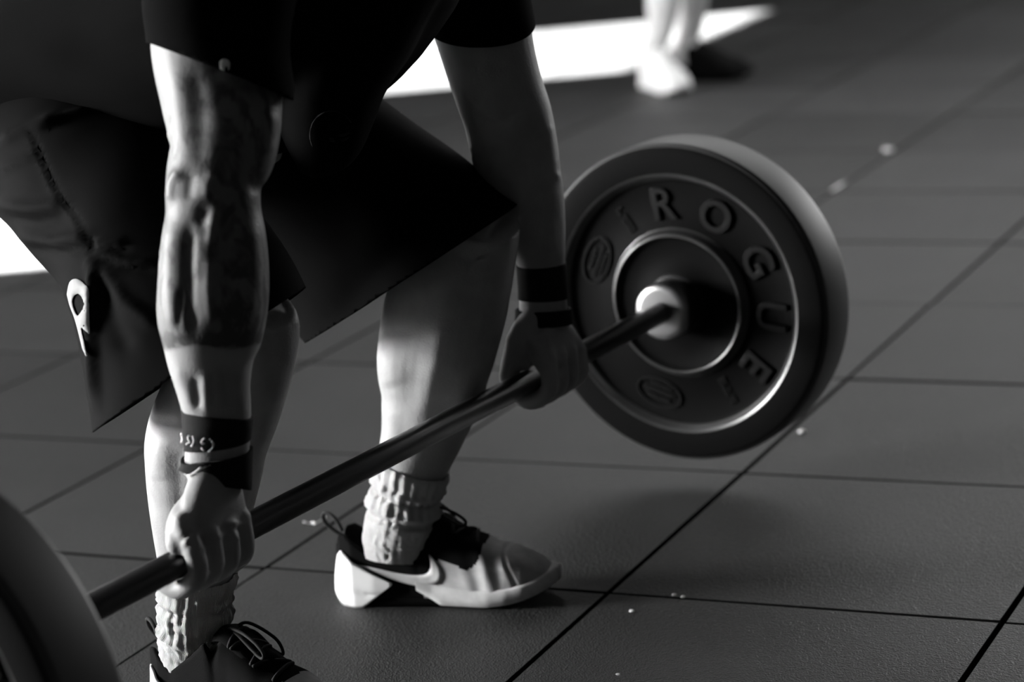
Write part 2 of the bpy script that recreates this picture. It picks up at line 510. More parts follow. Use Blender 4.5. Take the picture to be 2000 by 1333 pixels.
tag(link('tile', mesh_vf('outer_tiles', *join_vf(parts)), MT['tile'], floor, smooth=False), kind='stuff')

def wall_panel(name, s0, s1, z0, z1, holes, fn, mats):
    """a wall with rectangular openings, built as slabs around the holes"""
    parts = []; cur = s0
    def slab(a, b, c, d):
        if b - a < 1e-4 or d - c < 1e-4: return
        v = [fn(s, e, z) for z in (c, d) for e in (-0.06, 0.0) for s in (a, b)]
        parts.append((v, [(0, 2, 3, 1), (4, 5, 7, 6), (0, 1, 5, 4), (2, 6, 7, 3), (0, 4, 6, 2), (1, 3, 7, 5)]))
    for a, b, c, d in sorted(holes):
        slab(cur, a, z0, z1); slab(a, b, z0, c); slab(a, b, d, z1); cur = b
    slab(cur, s1, z0, z1)
    me = mesh_vf(name, *join_vf(parts)); fix_normals(me)
    return tag(link(name, me, mats, smooth=False), kind='structure')
CEIL = 4.2
wall_panel('wall_left', R_S0, R_S1, -0.03, CEIL, DOORS, lambda s, e, z: room_pt(s, e, z), MT['wall'])
wall_panel('wall_right', R_S0, R_S1, -0.03, CEIL, [], lambda s, e, z: room_pt(s, R_E - e, z), MT['wall'])
wall_panel('wall_back', 0, R_E, -0.03, CEIL, [(BW0, BW1, 0.8, 3.0)], lambda s, e, z: room_pt(R_S1 - e, s, z), MT['wall'])
wall_panel('wall_front', 0, R_E, -0.03, CEIL, [], lambda s, e, z: room_pt(R_S0 + e, s, z), MT['wall'])
v = [room_pt(s, e, z) for z in (CEIL, CEIL + .1) for e in (-.06, R_E + .06) for s in (R_S0 - .06, R_S1 + .06)]
cm = mesh_vf('ceiling', v, [(0, 2, 3, 1), (4, 5, 7, 6), (0, 1, 5, 4), (2, 6, 7, 3), (0, 4, 6, 2), (1, 3, 7, 5)]); fix_normals(cm)
tag(link('ceiling', cm, MT['ceil'], smooth=False), kind='structure')

# ------------------------------------------------------------------ barbell and plates
def plate_matrix(c):
    m = Matrix.Identity(4)
    for i in range(3):
        m[i][0] = FF[i]; m[i][1] = ZZ[i]; m[i][2] = -BB[i]; m[i][3] = c[i]
    return m
bar = empty('barbell', V3(F0 - BB * 0.70))
tag(bar, 'dark steel barbell with a knurled shaft gripped by the lifter', 'barbell')
def along(t, prof, n=48):
    """lathe with profile (r, t) about the bar axis"""
    v, f = lathe([(r, 0) for r, _ in prof], n)
    out = []
    for i, (r, tt) in enumerate(prof):
        for j in range(n):
            q = 2 * pi * j / n
            out.append(F0 - BB * (t + tt) + r * (cos(q) * FF + sin(q) * ZZ))
    f = list(f); f.append(tuple(range(n))); k = (len(prof) - 1) * n; f.append(tuple(k + j for j in range(n - 1, -1, -1)))
    me = mesh_vf('m', out, f); fix_normals(me)
    return me
link('shaft', along(0, [(0.0148, -0.01), (0.0148, 1.43)]), MT['bar'], bar)
PT = 0.083
def sleeve(t0, sgn):
    fl = along(t0, [(0.030, sgn * 0.046), (0.0375, sgn * 0.045), (0.0395, sgn * 0.042), (0.0395, sgn * 0.014), (0.036, sgn * 0.012), (0.036, 0.0)])
    link('sleeve_collar', fl, MT['steel'], bar)
    sl = along(t0, [(0.0249, 0.0), (0.0249, -sgn * 0.40), (0.0235, -sgn * 0.405)])
    link('sleeve', sl, MT['steel'], bar)
    link('end_cap', along(t0, [(0.0215, -sgn * 0.404), (0.0215, -sgn * 0.409), (0.019, -sgn * 0.411)]), MT['rubber'], bar)
sleeve(0.0, 1.0); sleeve(1.434, -1.0)

def make_plate(c, label):
    prof = [(0.0258, -0.0035), (0.046, -0.0035), (0.049, -0.0065), (0.088, -0.0075), (0.092, -0.005), (0.0950, -0.0012), (0.0975, -0.0004), (0.1000, -0.0025),
            (0.1020, -0.0085), (0.106, -0.0125), (0.168, -0.0125), (0.1735, -0.0105), (0.1775, -0.0045), (0.1805, -0.0006), (0.184, 0.0), (0.214, 0.0),
            (0.2205, -0.002), (0.2243, -0.006), (0.225, -0.010)]
    back = [(r, -PT - z) for r, z in prof[::-1]]
    v, f = lathe(prof + [(0.2252, -PT * 0.5)] + back, 128, close=True)
    me = mesh_vf('bumper_plate', v, f); fix_normals(me)
    o = link('bumper_plate', me, [MT['rubber'], MT['lip'], MT['tread']])
    allp = prof + [(0.2252, -PT * 0.5)] + back
    shiny = [1 if (0.0945 <= allp[i][0] <= 0.1025 or 0.173 <= allp[i][0] <= 0.1815) else (2 if allp[i][0] >= 0.2203 else 0) for i in range(len(allp))]
    me.polygons.foreach_set('material_index', [shiny[p.index // 128] for p in me.polygons])
    o.matrix_world = plate_matrix(c)
    tag(o, label, 'weight plate')
    def child(name, me, m, smooth=False):
        k = bpy.data.objects.new(name, me); COL.objects.link(k); k.parent = o; me.materials.append(m)
        if smooth: me.polygons.foreach_set('use_smooth', [True] * len(me.polygons))
        return k
    hv, hf = lathe([(0.0253, -0.005), (0.0262, -0.0015), (0.043, -0.0015), (0.0445, -0.004), (0.0445, -0.02), (0.0253, -0.02)], 64, close=True)
    hm = mesh_vf('hub_ring', hv, hf); fix_normals(hm); child('hub_ring', hm, MT['letter'], True)
    def text_mesh(s, size, depth):
        cu_ = bpy.data.curves.new('t', 'FONT'); cu_.body = s; cu_.size = size; cu_.align_x = 'CENTER'; cu_.align_y = 'CENTER'
        cu_.extrude = depth; cu_.bevel_depth = 0.0007; cu_.bevel_resolution = 1; cu_.resolution_u = 4; cu_.offset = 0.0006
        to = bpy.data.objects.new('t', cu_); COL.objects.link(to)
        m_ = bpy.data.meshes.new_from_object(to.evaluated_get(bpy.context.evaluated_depsgraph_get()))
        bpy.data.objects.remove(to); bpy.data.curves.remove(cu_); return m_
    for ch, a in zip('ROGUE', (96, 62, 27, -5, -37)):
        k = child('letter', text_mesh(ch, 0.062, 0.0018), MT['letter'])
        a = radians(a); k.location = (0.138 * cos(a), 0.138 * sin(a), -0.0105); k.rotation_euler = (0, 0, a - pi / 2)
    for a, rr in ((156, 0.138), (252, 0.138)):
        a = radians(a)
        ring = []
        lo = arc(0, 0, 0.036, 0.021, 0, 360, 40)[:-1]; li = arc(0, 0, 0.0335, 0.0185, 0, 360, 40)[:-1]
        bm = bmesh.new()
        A = [[bm.verts.new((x, y, z)) for x, y in l] for l, z in ((lo, -0.001), (lo, 0.0028), (li, 0.0028), (li, -0.001))]
        for q in range(3):
            for j in range(40):
                bm.faces.new((A[q][j], A[q][(j + 1) % 40], A[q + 1][(j + 1) % 40], A[q + 1][j]))
        rnd = random.Random(3)
        for row, yy in enumerate((-0.010, -0.002, 0.007)):
            x = -0.024 + 0.006 * abs(row - 1)
            while x < 0.022 - 0.006 * abs(row - 1):
                wd = rnd.uniform(0.0018, 0.005)
                bv, bf = box_vf(x, x + wd, yy - 0.0028, yy + rnd.uniform(0.001, 0.0034), -0.001, 0.0024)
                vs = [bm.verts.new(p) for p in bv]
                for qf in bf: bm.faces.new([vs[i] for i in qf])
                x += wd + 0.0016
        k = child('emblem', from_bm('emblem', bm), MT['letter'])
        k.location = (rr * cos(a), rr * sin(a), -0.0122); k.rotation_euler = (0, 0, a - pi / 2)
    for a in (123, 298):
        a = radians(a); bm = bmesh.new(); rnd = random.Random(5)
        x = -0.019
        while x < 0.019:
            wd = rnd.uniform(0.0015, 0.0036)
            for y0, y1 in ((-0.0055, -0.001), (0.001, 0.0055)):
                if rnd.random() < 0.85:
                    bv, bf = box_vf(x, x + wd, y0, y1, -0.001, 0.0022)
                    vs = [bm.verts.new(p) for p in bv]
                    for qf in bf: bm.faces.new([vs[i] for i in qf])
            x += wd + 0.0014
        k = child('small_lettering', from_bm('small_lettering', bm), MT['letter'])
        k.location = (0.138 * cos(a), 0.138 * sin(a), -0.0122); k.rotation_euler = (0, 0, a - pi)
    return o
make_plate(F0, 'black bumper plate with raised lettering on the far end of the barbell')
make_plate(F0 - BB * (1.434 + PT), 'large dark bumper plate on the near end of the barbell, cut off by the frame')

# ------------------------------------------------------------------ the lifter: body
person = empty('person', V3(Q(-0.16, -0.68, 0.0)))
tag(person, 'person in black shirt and shorts bent over, gripping the barbell with both hands', 'person')

ARM_N = [(452, -150, 120, 2.47, .9), (436, -60, 136, 2.46, .85), (428, 30, 134, 2.455, .85), (428, 110, 132, 2.455, .85), (434, 200, 119, 2.452, .9), (437, 250, 112, 2.45, .92), (433, 300, 105, 2.448, .95),
         (419, 340, 94, 2.447), (416, 385, 93, 2.447), (417, 415, 93.5, 2.449), (418, 450, 100, 2.452), (418, 500, 106, 2.457), (417, 560, 109, 2.462), (414, 610, 108, 2.466),
         (413, 655, 101, 2.470), (411, 700, 86, 2.475), (417, 760, 72.5, 2.482, .95), (424, 808, 67, 2.487, .85), (425, 870, 63, 2.493, .75), (420, 935, 64, 2.500, .62)]
ARM_F = [(895, -170, 92, 2.87), (905, -90, 100, 2.885), (925, -10, 98, 2.90, .95), (943, 60, 95, 2.915), (955, 110, 91, 2.925), (972, 170, 88, 2.94), (992, 230, 87, 2.955),
         (1004, 290, 86, 2.968), (1014, 340, 82, 2.978), (1030, 400, 74, 3.0), (1046, 460, 60, 3.02, .95), (1057, 515, 47, 3.035, .85), (1060, 570, 46, 3.045, .75), (1062, 640, 50, 3.055, .6)]
LEG_N = [(490, 606, 84, 2.586), (487, 636, 101, 2.598), (469, 690, 111, 2.613), (448, 740, 117, 2.635), (432, 785, 119, 2.65), (413, 832, 120, 2.667), (402, 870, 119, 2.67), (399, 905, 116, 2.68),
         (395, 952, 109, 2.690), (391, 1004, 99, 2.700), (387, 1056, 87, 2.712), (384, 1095, 77, 2.722), (382, 1150, 67, 2.733), (381, 1200, 64, 2.743, .95), (378, 1250, 64, 2.755, .85), (378, 1300, 56, 2.765, .8)]
LEG_F = [(935, 425, 84, 2.93), (922, 470, 93, 2.95), (900, 525, 108, 2.963), (883, 565, 117, 2.972), (866, 620, 120, 2.985), (854, 680, 116, 3.0), (847, 720, 111, 3.008), (843, 770, 101, 3.02),
         (835, 805, 92, 3.03), (824, 850, 81, 3.04), (813, 885, 74, 3.047), (801, 925, 67, 3.055), (792, 965, 64, 3.065), (783, 1015, 63, 3.075, .85), (776, 1055, 62, 3.085, .68), (774, 1095, 54, 3.09, .62)]
KN = W(484, 655, 2.605); KF = W(922, 462, 2.945)
HN = Q(-0.41, -0.775, 0.655); HF = Q(-0.41, -0.605, 0.655)

def thigh(K, H):
    d = H - K
    return [(K - d * 0.05, 0.046, 0.046), (K + d * 0.12, 0.056, 0.054), (K + d * 0.45, 0.066, 0.064), (K + d * 0.8, 0.075, 0.075), (K + d * 1.05, 0.08, 0.08)]
def torso_sections(hw=1.0, th=1.0, drop=0.0):
    S = [(-0.51, 0.66, 0.12, 0.07), (-0.46, 0.67, 0.155, 0.105), (-0.38, 0.68, 0.16, 0.12), (-0.28, 0.73, 0.148, 0.112), (-0.17, 0.78, 0.158, 0.118),
         (-0.07, 0.82, 0.175, 0.122), (0.0, 0.85, 0.175, 0.11), (0.045, 0.875, 0.12, 0.085), (0.08, 0.895, 0.07, 0.065)]
    return [(Q(f, -0.69, z - drop * 0), a * hw, t * th) for f, z, a, t in S]
def loft_side(secs, **k):                   # rings spread along the bar axis instead of across the view
    return loft(secs, ref=np.cross(BB, FF + 0.5 * ZZ), **k)

def hand(wrist, t, out):
    """closed fist over the bar. out=+1: the little finger is toward the near end; the knuckles face forward"""
    parts = []
    G = F0 - BB * t
    def P(o, f, z):                          # o: toward the little finger
        return G - BB * (o * out) + FF * f + ZZ * z
    offs = (-0.036, -0.011, 0.015, 0.0405)    # index .. little
    rads = (0.0106, 0.0110, 0.0108, 0.0103)
    mz = (0.024, 0.026, 0.023, 0.017)
    # palm: wrist to knuckles
    Mid = P(-0.001, 0.024, 0.030)
    secs = [(np.asarray(wrist), 0.031, 0.020), (np.asarray(wrist) * .7 + Mid * .3, 0.038, 0.022), (np.asarray(wrist) * .42 + Mid * .58, 0.0445, 0.021), (Mid * .88 + np.asarray(wrist) * .12, 0.0465, 0.017), (P(0.002, 0.027, 0.020), 0.045, 0.0125)]
    parts.append(loft(secs, n=28, m=4, ref=FF, squ=0.85))
    for o, r, z0 in zip(offs, rads, mz):
        rr = 0.0145 + r
        pts = [P(o * 0.96, 0.017, z0 + 0.030), P(o, 0.029, z0 + 0.004), P(o, 0.0315, -0.004), P(o, rr * 0.80, -rr * 0.70), P(o, 0.003, -rr - 0.001), P(o, -0.014, -rr * 0.86), P(o, -0.0235, -0.008)]
        parts.append(tube(pts, [r * 1.05, r * 1.12, r * 1.06, r * 1.05, r * 1.0, r * 0.95, r * 0.85], n=14, m=4))
        parts.append(ball(P(o, 0.0300, z0 + 0.004), (r * 1.18,) * 3, nu=14, nv=10))
    # heel of the hand and thumb
    wr = np.asarray(wrist)
    A1 = wr - BB * (0.016 * out) - ZZ * 0.012; B1 = P(0.042, 0.010, 0.025)
    parts.append(tube([A1, A1 * .66 + B1 * .34 - BB * (.009 * out) - FF * .004, A1 * .33 + B1 * .67 - BB * (.006 * out) - FF * .003, B1], [0.013, 0.0165, 0.016, 0.0125], n=16))
    A2 = wr + BB * (0.014 * out) - ZZ * 0.014; B2 = P(-0.036, -0.008, 0.030)
    parts.append(tube([A2, A2 * .5 + B2 * .5, B2], [0.015, 0.019, 0.015], n=16))
    parts.append(tube([P(-0.020, 0.006, 0.042), P(-0.036, -0.004, 0.026)], [0.015, 0.0125], n=14))
    th = [P(-0.020, 0.004, 0.080), P(-0.034, -0.006, 0.056), P(-0.043, -0.016, 0.028), P(-0.043, -0.0245, 0.002), P(-0.035, -0.020, -0.016), P(-0.026, -0.006, -0.028), P(-0.020, 0.004, -0.031)]
    parts.append(tube(th, [0.014, 0.0165, 0.0135, 0.0115, 0.0108, 0.010, 0.0088], n=14, m=4))
    return parts
WN = W(420, 935, 2.500); WF = W(1062, 640, 3.055)
body_parts = [loft(psec(ARM_N), n=36), loft(psec(ARM_F), n=36), loft(psec(LEG_N), n=36), loft(psec(LEG_F), n=36),
              loft(thigh(KN, HN), n=32), loft(thigh(KF, HF), n=32), loft_side(torso_sections(), n=40)]
# shoulders, neck and head (above the picture)
SN, SF = W(452, -130, 2.47), W(895, -150, 2.87)
body_parts += [tube([SN, SN * .6 + Q(-.03, -.75, .83) * .4, Q(-.05, -.70, .82)], [0.066, 0.07, 0.08], n=20), tube([SF, SF * .6 + Q(-.03, -.62, .83) * .4, Q(-.05, -.68, .82)], [0.060, 0.065, 0.08], n=20)]
HEAD = Q(0.17, -0.69, 0.985)
hx = FF * 0.80 - ZZ * 0.60; hz = FF * 0.60 + ZZ * 0.80     # face direction, crown direction
hax = np.array([BB, hx, hz])
def hp(b, x, z): return HEAD + BB * b + hx * x + hz * z
body_parts += [tube([Q(0.03, -.69, .865), Q(0.08, -.69, .905), HEAD - hz * 0.06 - hx * .02], [0.07, 0.062, 0.06], n=20),
               ball(hp(0, -0.012, 0.03), (0.075, 0.095, 0.088), hax), ball(hp(0, 0.030, -0.035), (0.060, 0.062, 0.080), hax),
               tube([hp(0, 0.085, 0.015), hp(0, 0.098, -0.008), hp(0, 0.112, -0.026), hp(0, 0.094, -0.034)], [0.009, 0.011, 0.014, 0.013], n=10),
               tube([hp(-.022, 0.082, -0.062), hp(0, 0.092, -0.060), hp(.022, 0.082, -0.062)], [0.006, 0.009, 0.006], n=8),
               tube([hp(-.020, 0.080, -0.072), hp(0, 0.090, -0.073), hp(.020, 0.080, -0.072)], [0.006, 0.009, 0.006], n=8),
               tube([hp(-.050, 0.070, 0.022), hp(-.025, 0.088, 0.026), hp(0, 0.086, 0.022), hp(.025, 0.088, 0.026), hp(.05, 0.070, 0.022)], 0.008, n=8)]
for s in (-1, 1):
    body_parts.append(ball(hp(s * 0.078, -0.005, -0.005), (0.010, 0.020, 0.032), hax))
body_parts += hand(WN, 1.062, 1.0) + hand(WF, 0.364, -1.0)
body_me = remesh('body', body_parts, 0.0029, smooth=5)

# muscle relief on the arms and legs, knuckles and creases
sculpt(body_me, [
    ([(345, 130), (352, 220), (350, 300)], 22, 2.2), ([(385, 150), (392, 250), (388, 320)], 18, -1.8), ([(450, 200), (455, 290)], 36, 2.0), ([(505, 210), (515, 280)], 12, -1.6), ([(530, 220), (525, 300)], 14, 1.8),
    ([(352, 332), (333, 358), (331, 392)], 9, 4.0), ([(372, 340), (366, 390)], 13, -2.6), ([(424, 335), (408, 362), (410, 384)], 15, 3.6), ([(430, 390), (442, 412)], 6, 1.6), ([(398, 405), (390, 440)], 13, -2.2),
    ([(500, 335), (498, 380)], 10, -2.0),
    ([(340, 430), (330, 500), (332, 580), (345, 650)], 20, 4.0), ([(372, 440), (368, 520), (370, 600), (380, 650)], 13, -3.6), ([(424, 400), (416, 440), (412, 480)], 11, 4.5), ([(412, 500), (410, 570), (418, 640)], 14, 3.6),
    ([(448, 430), (450, 540), (452, 640)], 15, -3.0), ([(490, 430), (494, 540), (484, 630)], 20, 3.0),
    ([(352, 570), (350, 640)], 6, -2.0), ([(345, 720), (372, 790)], 10, 1.6), ([(402, 730), (404, 800)], 9, 2.8), ([(380, 740), (386, 800)], 8, -2.0), ([(440, 720), (446, 800)], 12, -1.0),
    # near hand
    ([(436, 1024), (476, 1024)], 6, 2.4), ([(438, 1034), (474, 1033)], 5, -2.2), ([(424, 1046), (426, 1052)], 11, 1.6), ([(464, 1048), (465, 1060)], 12, 1.8), ([(446, 1045), (447, 1070)], 6, -1.6),
    ([(352, 1056), (374, 1038)], 4, -2.2), ([(356, 1068), (368, 1056)], 4, 1.2), ([(400, 1040), (398, 1090)], 8, -1.4), ([(372, 965), (368, 1040)], 12, -1.2), ([(354, 1112), (376, 1118)], 5, -1.4),
], zr=(2.3, 2.60))
sculpt(body_me, [
    ([(930, 120), (950, 220)], 26, 2.5), ([(985, 200), (1020, 300)], 22, 2.0), ([(918, 285), (930, 300), (925, 318)], 9, 4.0), ([(1000, 330), (1030, 420)], 20, 2.0), ([(1072, 240), (1080, 330)], 12, 2.0),
    ([(1088, 338), (1092, 352)], 8, 2.0), ([(1075, 430), (1080, 500)], 9, 1.8),
    ([(1010, 628), (990, 670)], 8, 2.0), ([(1060, 650), (1095, 712)], 7, 2.0), ([(1048, 660), (1075, 715)], 6, -1.6), ([(1090, 722), (1112, 712)], 5, -1.8), ([(1093, 733), (1096, 740)], 8, 2.0),
], zr=(2.9, 3.2))
sculpt(body_me, [
    ([(765, 640), (752, 700), (765, 760)], 26, 5.0), ([(815, 690), (800, 800)], 34, -2.5), ([(870, 620), (850, 720), (820, 820)], 26, 3.0), ([(925, 480), (955, 540)], 26, 3.0), ([(770, 800), (765, 870)], 14, 2.0),
], zr=(2.9, 3.2))
sculpt(body_me, [
    ([(575, 600), (583, 640)], 10, 2.2), ([(310, 860), (308, 940)], 22, 2.5), ([(345, 880), (352, 1000)], 18, -2.5), ([(540, 640), (545, 720)], 18, -2.0), ([(520, 640), (500, 700)], 20, 2.0),
], zr=(2.53, 2.85))
# tattoo sleeve as a vertex attribute (how densely the skin is inked)
P = coords(body_me); px, pz = px_of(P)
axis = np.array([s[0] for s in psec(ARM_N)])
d, t = seg_dist(P, axis)
on = (d < 0.078) & (pz < 2.525) & (px[:, 0] < 562) & (px[:, 1] < 720)
edge = 682 + 5 * np.sin(px[:, 0] * 0.045) - (px[:, 0] - 420) * 0.03
k = np.clip((edge - px[:, 1]) / 8, 0, 1)
ink = 0.52 * k
ink += 0.38 * np.clip(1 - np.abs(px[:, 1] - 664) / 22, 0, 1) * k
bare = np.clip((365 - px[:, 0]) / 45, 0, 1) * np.clip((340 - px[:, 1]) / 60, 0, 1)   # the outer upper arm is hardly inked
ink *= 1 - 0.35 * bare
ink += 0.12 * np.clip((px[:, 0] - 380) / 60, 0, 1) * k
a = body_me.attributes.new('ink', 'FLOAT', 'POINT'); a.data.foreach_set('value', (ink * on).astype(np.float32))
body = link('body', body_me, MT['skin'], person)
for s in (-1, 1):
    em = mesh_vf('eye', *ball(hp(s * 0.030, 0.074, 0.006), (0.012, 0.010, 0.009), hax, 14, 8)); link('eye', em, MT['eye'], person)
hv = ball(hp(0, -0.022, 0.045), (0.080, 0.098, 0.086), hax, 28, 18)
link('hair', mesh_vf('hair', *hv), MT['hair'], person)

# ------------------------------------------------------------------ shirt
def rows(L):
    return psec(L)
shirt_parts = [loft_side([(Q(f, -0.69, z), a, t) for f, z, a, t in
        [(-0.46, 0.655, 0.17, 0.11), (-0.40, 0.685, 0.185, 0.145), (-0.30, 0.725, 0.178, 0.148), (-0.19, 0.755, 0.185, 0.155), (-0.09, 0.79, 0.19, 0.146), (-0.01, 0.828, 0.185, 0.126), (0.04, 0.865, 0.14, 0.10), (0.07, 0.885, 0.09, 0.075)]], n=44),
    # cloth hanging under the chest
    loft([(W(680, -60, 2.66), 0.11, 0.10), (W(665, 40, 2.665), 0.092, 0.10), (W(645, 140, 2.665), 0.070, 0.09), (W(636, 220, 2.67), 0.056, 0.075), (W(625, 290, 2.68), 0.042, 0.05), (W(610, 335, 2.69), 0.012, 0.02)], n=28),
    loft(psec([(470, -190, 110, 2.48), (452, -110, 146, 2.465), (434, -30, 152, 2.455), (428, 40, 148, 2.453), (426, 110, 142, 2.453), (428, 170, 142, 2.453), (430, 215, 140, 2.453)], .95), n=36),
    loft(psec([(880, -200, 108, 2.86), (900, -110, 118, 2.88), (922, -30, 114, 2.90), (941, 40, 104, 2.915), (956, 110, 102, 2.93), (973, 180, 102, 2.945)], 1.08), n=36),
    tube([SN, SN * .5 + Q(-.03, -.75, .83) * .5, Q(-.05, -.70, .82)], [0.082, 0.092, 0.10], n=20), tube([SF, SF * .5 + Q(-.03, -.62, .83) * .5, Q(-.05, -.68, .82)], [0.080, 0.092, 0.10], n=20)]
shirt_me = remesh('t_shirt', shirt_parts, 0.0055, smooth=6)
fold_noise(shirt_me, 0.006, 9, (1, 1, 2.2))
# hem planes of the two sleeves, the neck and the waist
a0, a1, a2 = W(288, 85, 2.455), W(557, 190, 2.455), W(420, 132, 2.37)
nN = np.cross(a1 - a0, a2 - a0); nN *= np.sign(nN @ (W(430, 400, 2.455) - a0))
axn = lambda P: True
armN = [W(452, -110, 2.465), W(430, 260, 2.453)]
def near_axis(A, r, zlo):
    A = [np.asarray(x) for x in A]
    def fn(co):
        d, _ = seg_dist(np.array([[co.x, co.y, co.z]]), A)
        return d[0] < r
    return fn
cut(shirt_me, a0, nN, near_axis([W(424, 40, 2.453), W(430, 280, 2.453)], 0.088, 0))
b0, b1, b2 = W(853, 52, 2.915), W(1030, 36, 2.925), W(937, 94, 2.86)
nF = np.cross(b1 - b0, b2 - b0); nF *= np.sign(nF @ (W(970, 300, 2.96) - b0))
cut(shirt_me, b0, nF, near_axis([W(930, 10, 2.91), W(980, 200, 2.945)], 0.080, 0))
shirt = link('t_shirt', shirt_me, MT['shirt'], person); thicken(shirt, 0.0015)

# ------------------------------------------------------------------ shorts
def ends(A, B, dA, dB, th):
    """section given by the two photo edge points"""
    a, b = W(*A, dA), W(*B, dB)
    return ((a + b) / 2, np.linalg.norm(a - b) / 2, th)
short_parts = [loft_side([(Q(-0.55, -0.69, 0.655), 0.12, 0.07), (Q(-0.52, -0.69, 0.665), 0.17, 0.10), (Q(-0.45, -0.69, 0.68), 0.18, 0.13), (Q(-0.38, -0.69, 0.69), 0.178, 0.14), (Q(-0.32, -.69, .72), 0.16, 0.13), (Q(-0.29, -.69, .735), 0.14, 0.11)], n=40),
    loft([ends((-150, 260), (60, 60), 2.95, 2.9, 0.10), ends((-25, 385), (190, 110), 2.88, 2.83, 0.105), ends((64, 480), (310, 190), 2.80, 2.75, 0.10), ends((138, 575), (430, 320), 2.735, 2.68, 0.092),
          ends((184, 690), (530, 470), 2.69, 2.62, 0.086), ends((218, 822), (590, 583), 2.66, 2.575, 0.083), ends((235, 930), (640, 690), 2.63, 2.53, 0.083)], n=40),
    loft([ends((150, 330), (420, 60), 3.08, 3.03, 0.11), ends((310, 420), (620, 120), 3.06, 3.00, 0.11), ends((420, 500), (748, 205), 3.04, 2.985, 0.105), ends((500, 570), (840, 270), 3.015, 2.965, 0.10),
          ends((560, 625), (922, 330), 3.0, 2.95, 0.096), ends((602, 665), (1002, 403), 2.99, 2.94, 0.092), ends((650, 720), (1085, 480), 2.975, 2.915, 0.09)], n=40)]
short_me = remesh('shorts', short_parts, 0.0055, smooth=6)
h0, h1 = W(210, 828, 2.66), W(592, 562, 2.575); h2 = W(445, 660, 2.53)
nh = np.cross(h1 - h0, h2 - h0); nh *= np.sign(nh @ (W(500, 900, 2.6) - h0))
cut(short_me, h0, nh, near_axis([W(390, 710, 2.62), W(450, 840, 2.58)], 0.165, 0))
g0, g1 = W(602, 665, 3.0), W(1002, 404, 2.945); g2 = (g0 + g1) / 2 + (W(800, 540, 2.9) - W(800, 535, 3.0))
ng = np.cross(g1 - g0, g2 - g0); ng *= np.sign(ng @ (W(900, 800, 3.0) - g0))
cut(short_me, g0, ng, near_axis([W(805, 540, 2.97), W(870, 620, 2.95)], 0.168, 0))
fold_noise(short_me, 0.005, 7, (1.5, 1.5, 1), 3.0)
sculpt(short_me, [
    ([(0, 275), (60, 250), (110, 225)], 10, 6.0), ([(70, 255), (130, 225), (170, 215)], 7, 4.0), ([(0, 330), (70, 305)], 8, 3.5), ([(-10, 398), (60, 408), (125, 400)], 12, 7.0), ([(0, 425), (70, 436), (130, 424)], 8, -3.5),
    ([(30, 462), (110, 472), (172, 462)], 12, 7.0), ([(50, 487), (120, 494), (172, 484)], 7, -4.0), ([(184, 476), (240, 474)], 7, 3.5), ([(190, 484), (250, 486)], 6, -3.0), ([(190, 492), (240, 512), (305, 516)], 7, 4.0), ([(200, 504), (250, 524), (305, 526)], 6, -3.0),
    ([(178, 505), (165, 525)], 6, 3.5), ([(196, 520), (240, 590), (310, 640)], 14, 5.0), ([(200, 540), (215, 620), (250, 690)], 22, -5.0), ([(183, 508), (178, 640), (188, 800)], 10, 9.0), ([(60, 260), (110, 370), (178, 470)], 4, -2.5), ([(52, 262), (102, 372), (170, 470)], 5, 1.6), ([(176, 470), (182, 492)], 9, -5.0),
], zr=(2.5, 3.0))
shorts = link('shorts', short_me, MT['shorts'], person); thicken(shorts, 0.0015)
# white printed letter on the side panel of the shorts, cut off at the fold
sbv = bvh_of(short_me)
def cam_ray(x, y):
    q = W(x, y, 1.0); return CC, q - CC
def smooth_loop(pts, m=4):
    A = np.array(list(pts) + [pts[0]]); return [tuple(p) for p in catmull(A, m)[:-1]]
outer = smooth_loop([(134, 575), (139, 552), (150, 545), (163, 551), (173, 565), (174, 590), (175, 620), (176, 652), (169, 648), (162, 641), (165, 662), (172, 696), (167, 690), (158, 655), (149, 622), (140, 598)], 3)
inner = smooth_loop([(155, 574), (163, 580), (167, 596), (163, 608), (155, 617), (149, 608), (144, 590), (148, 578)], 3)
decal('printed_letter', fill_poly([outer, inner], 1), cam_ray, sbv, MT['shorts_print'], shorts, 0.0016)

# small printed helmet on the sleeve hem and the crest on the chest
tbv = bvh_of(shirt_me)
hel = smooth_loop([(429, 122), (433, 117), (441, 116), (448, 121), (449, 131), (446, 138), (444, 130), (439, 133), (438, 140), (433, 136), (430, 139)], 3)
decal('sleeve_emblem', fill_poly([hel], 1), cam_ray, tbv, MT['print'], shirt, 0.001)
for lp in (ribbon(arc(648, 262, 42, 46, 150, 330, 16), 1.6), smooth_loop([(643, 268), (651, 270), (654, 276), (645, 276)], 3), smooth_loop([(664, 272), (676, 267), (678, 270), (667, 276)], 3), smooth_loop([(661, 262), (680, 258), (678, 262), (664, 266)], 3)):
    decal('chest_print', fill_poly([lp], 1), cam_ray, tbv, MT['grey_print'], shirt, 0.001)

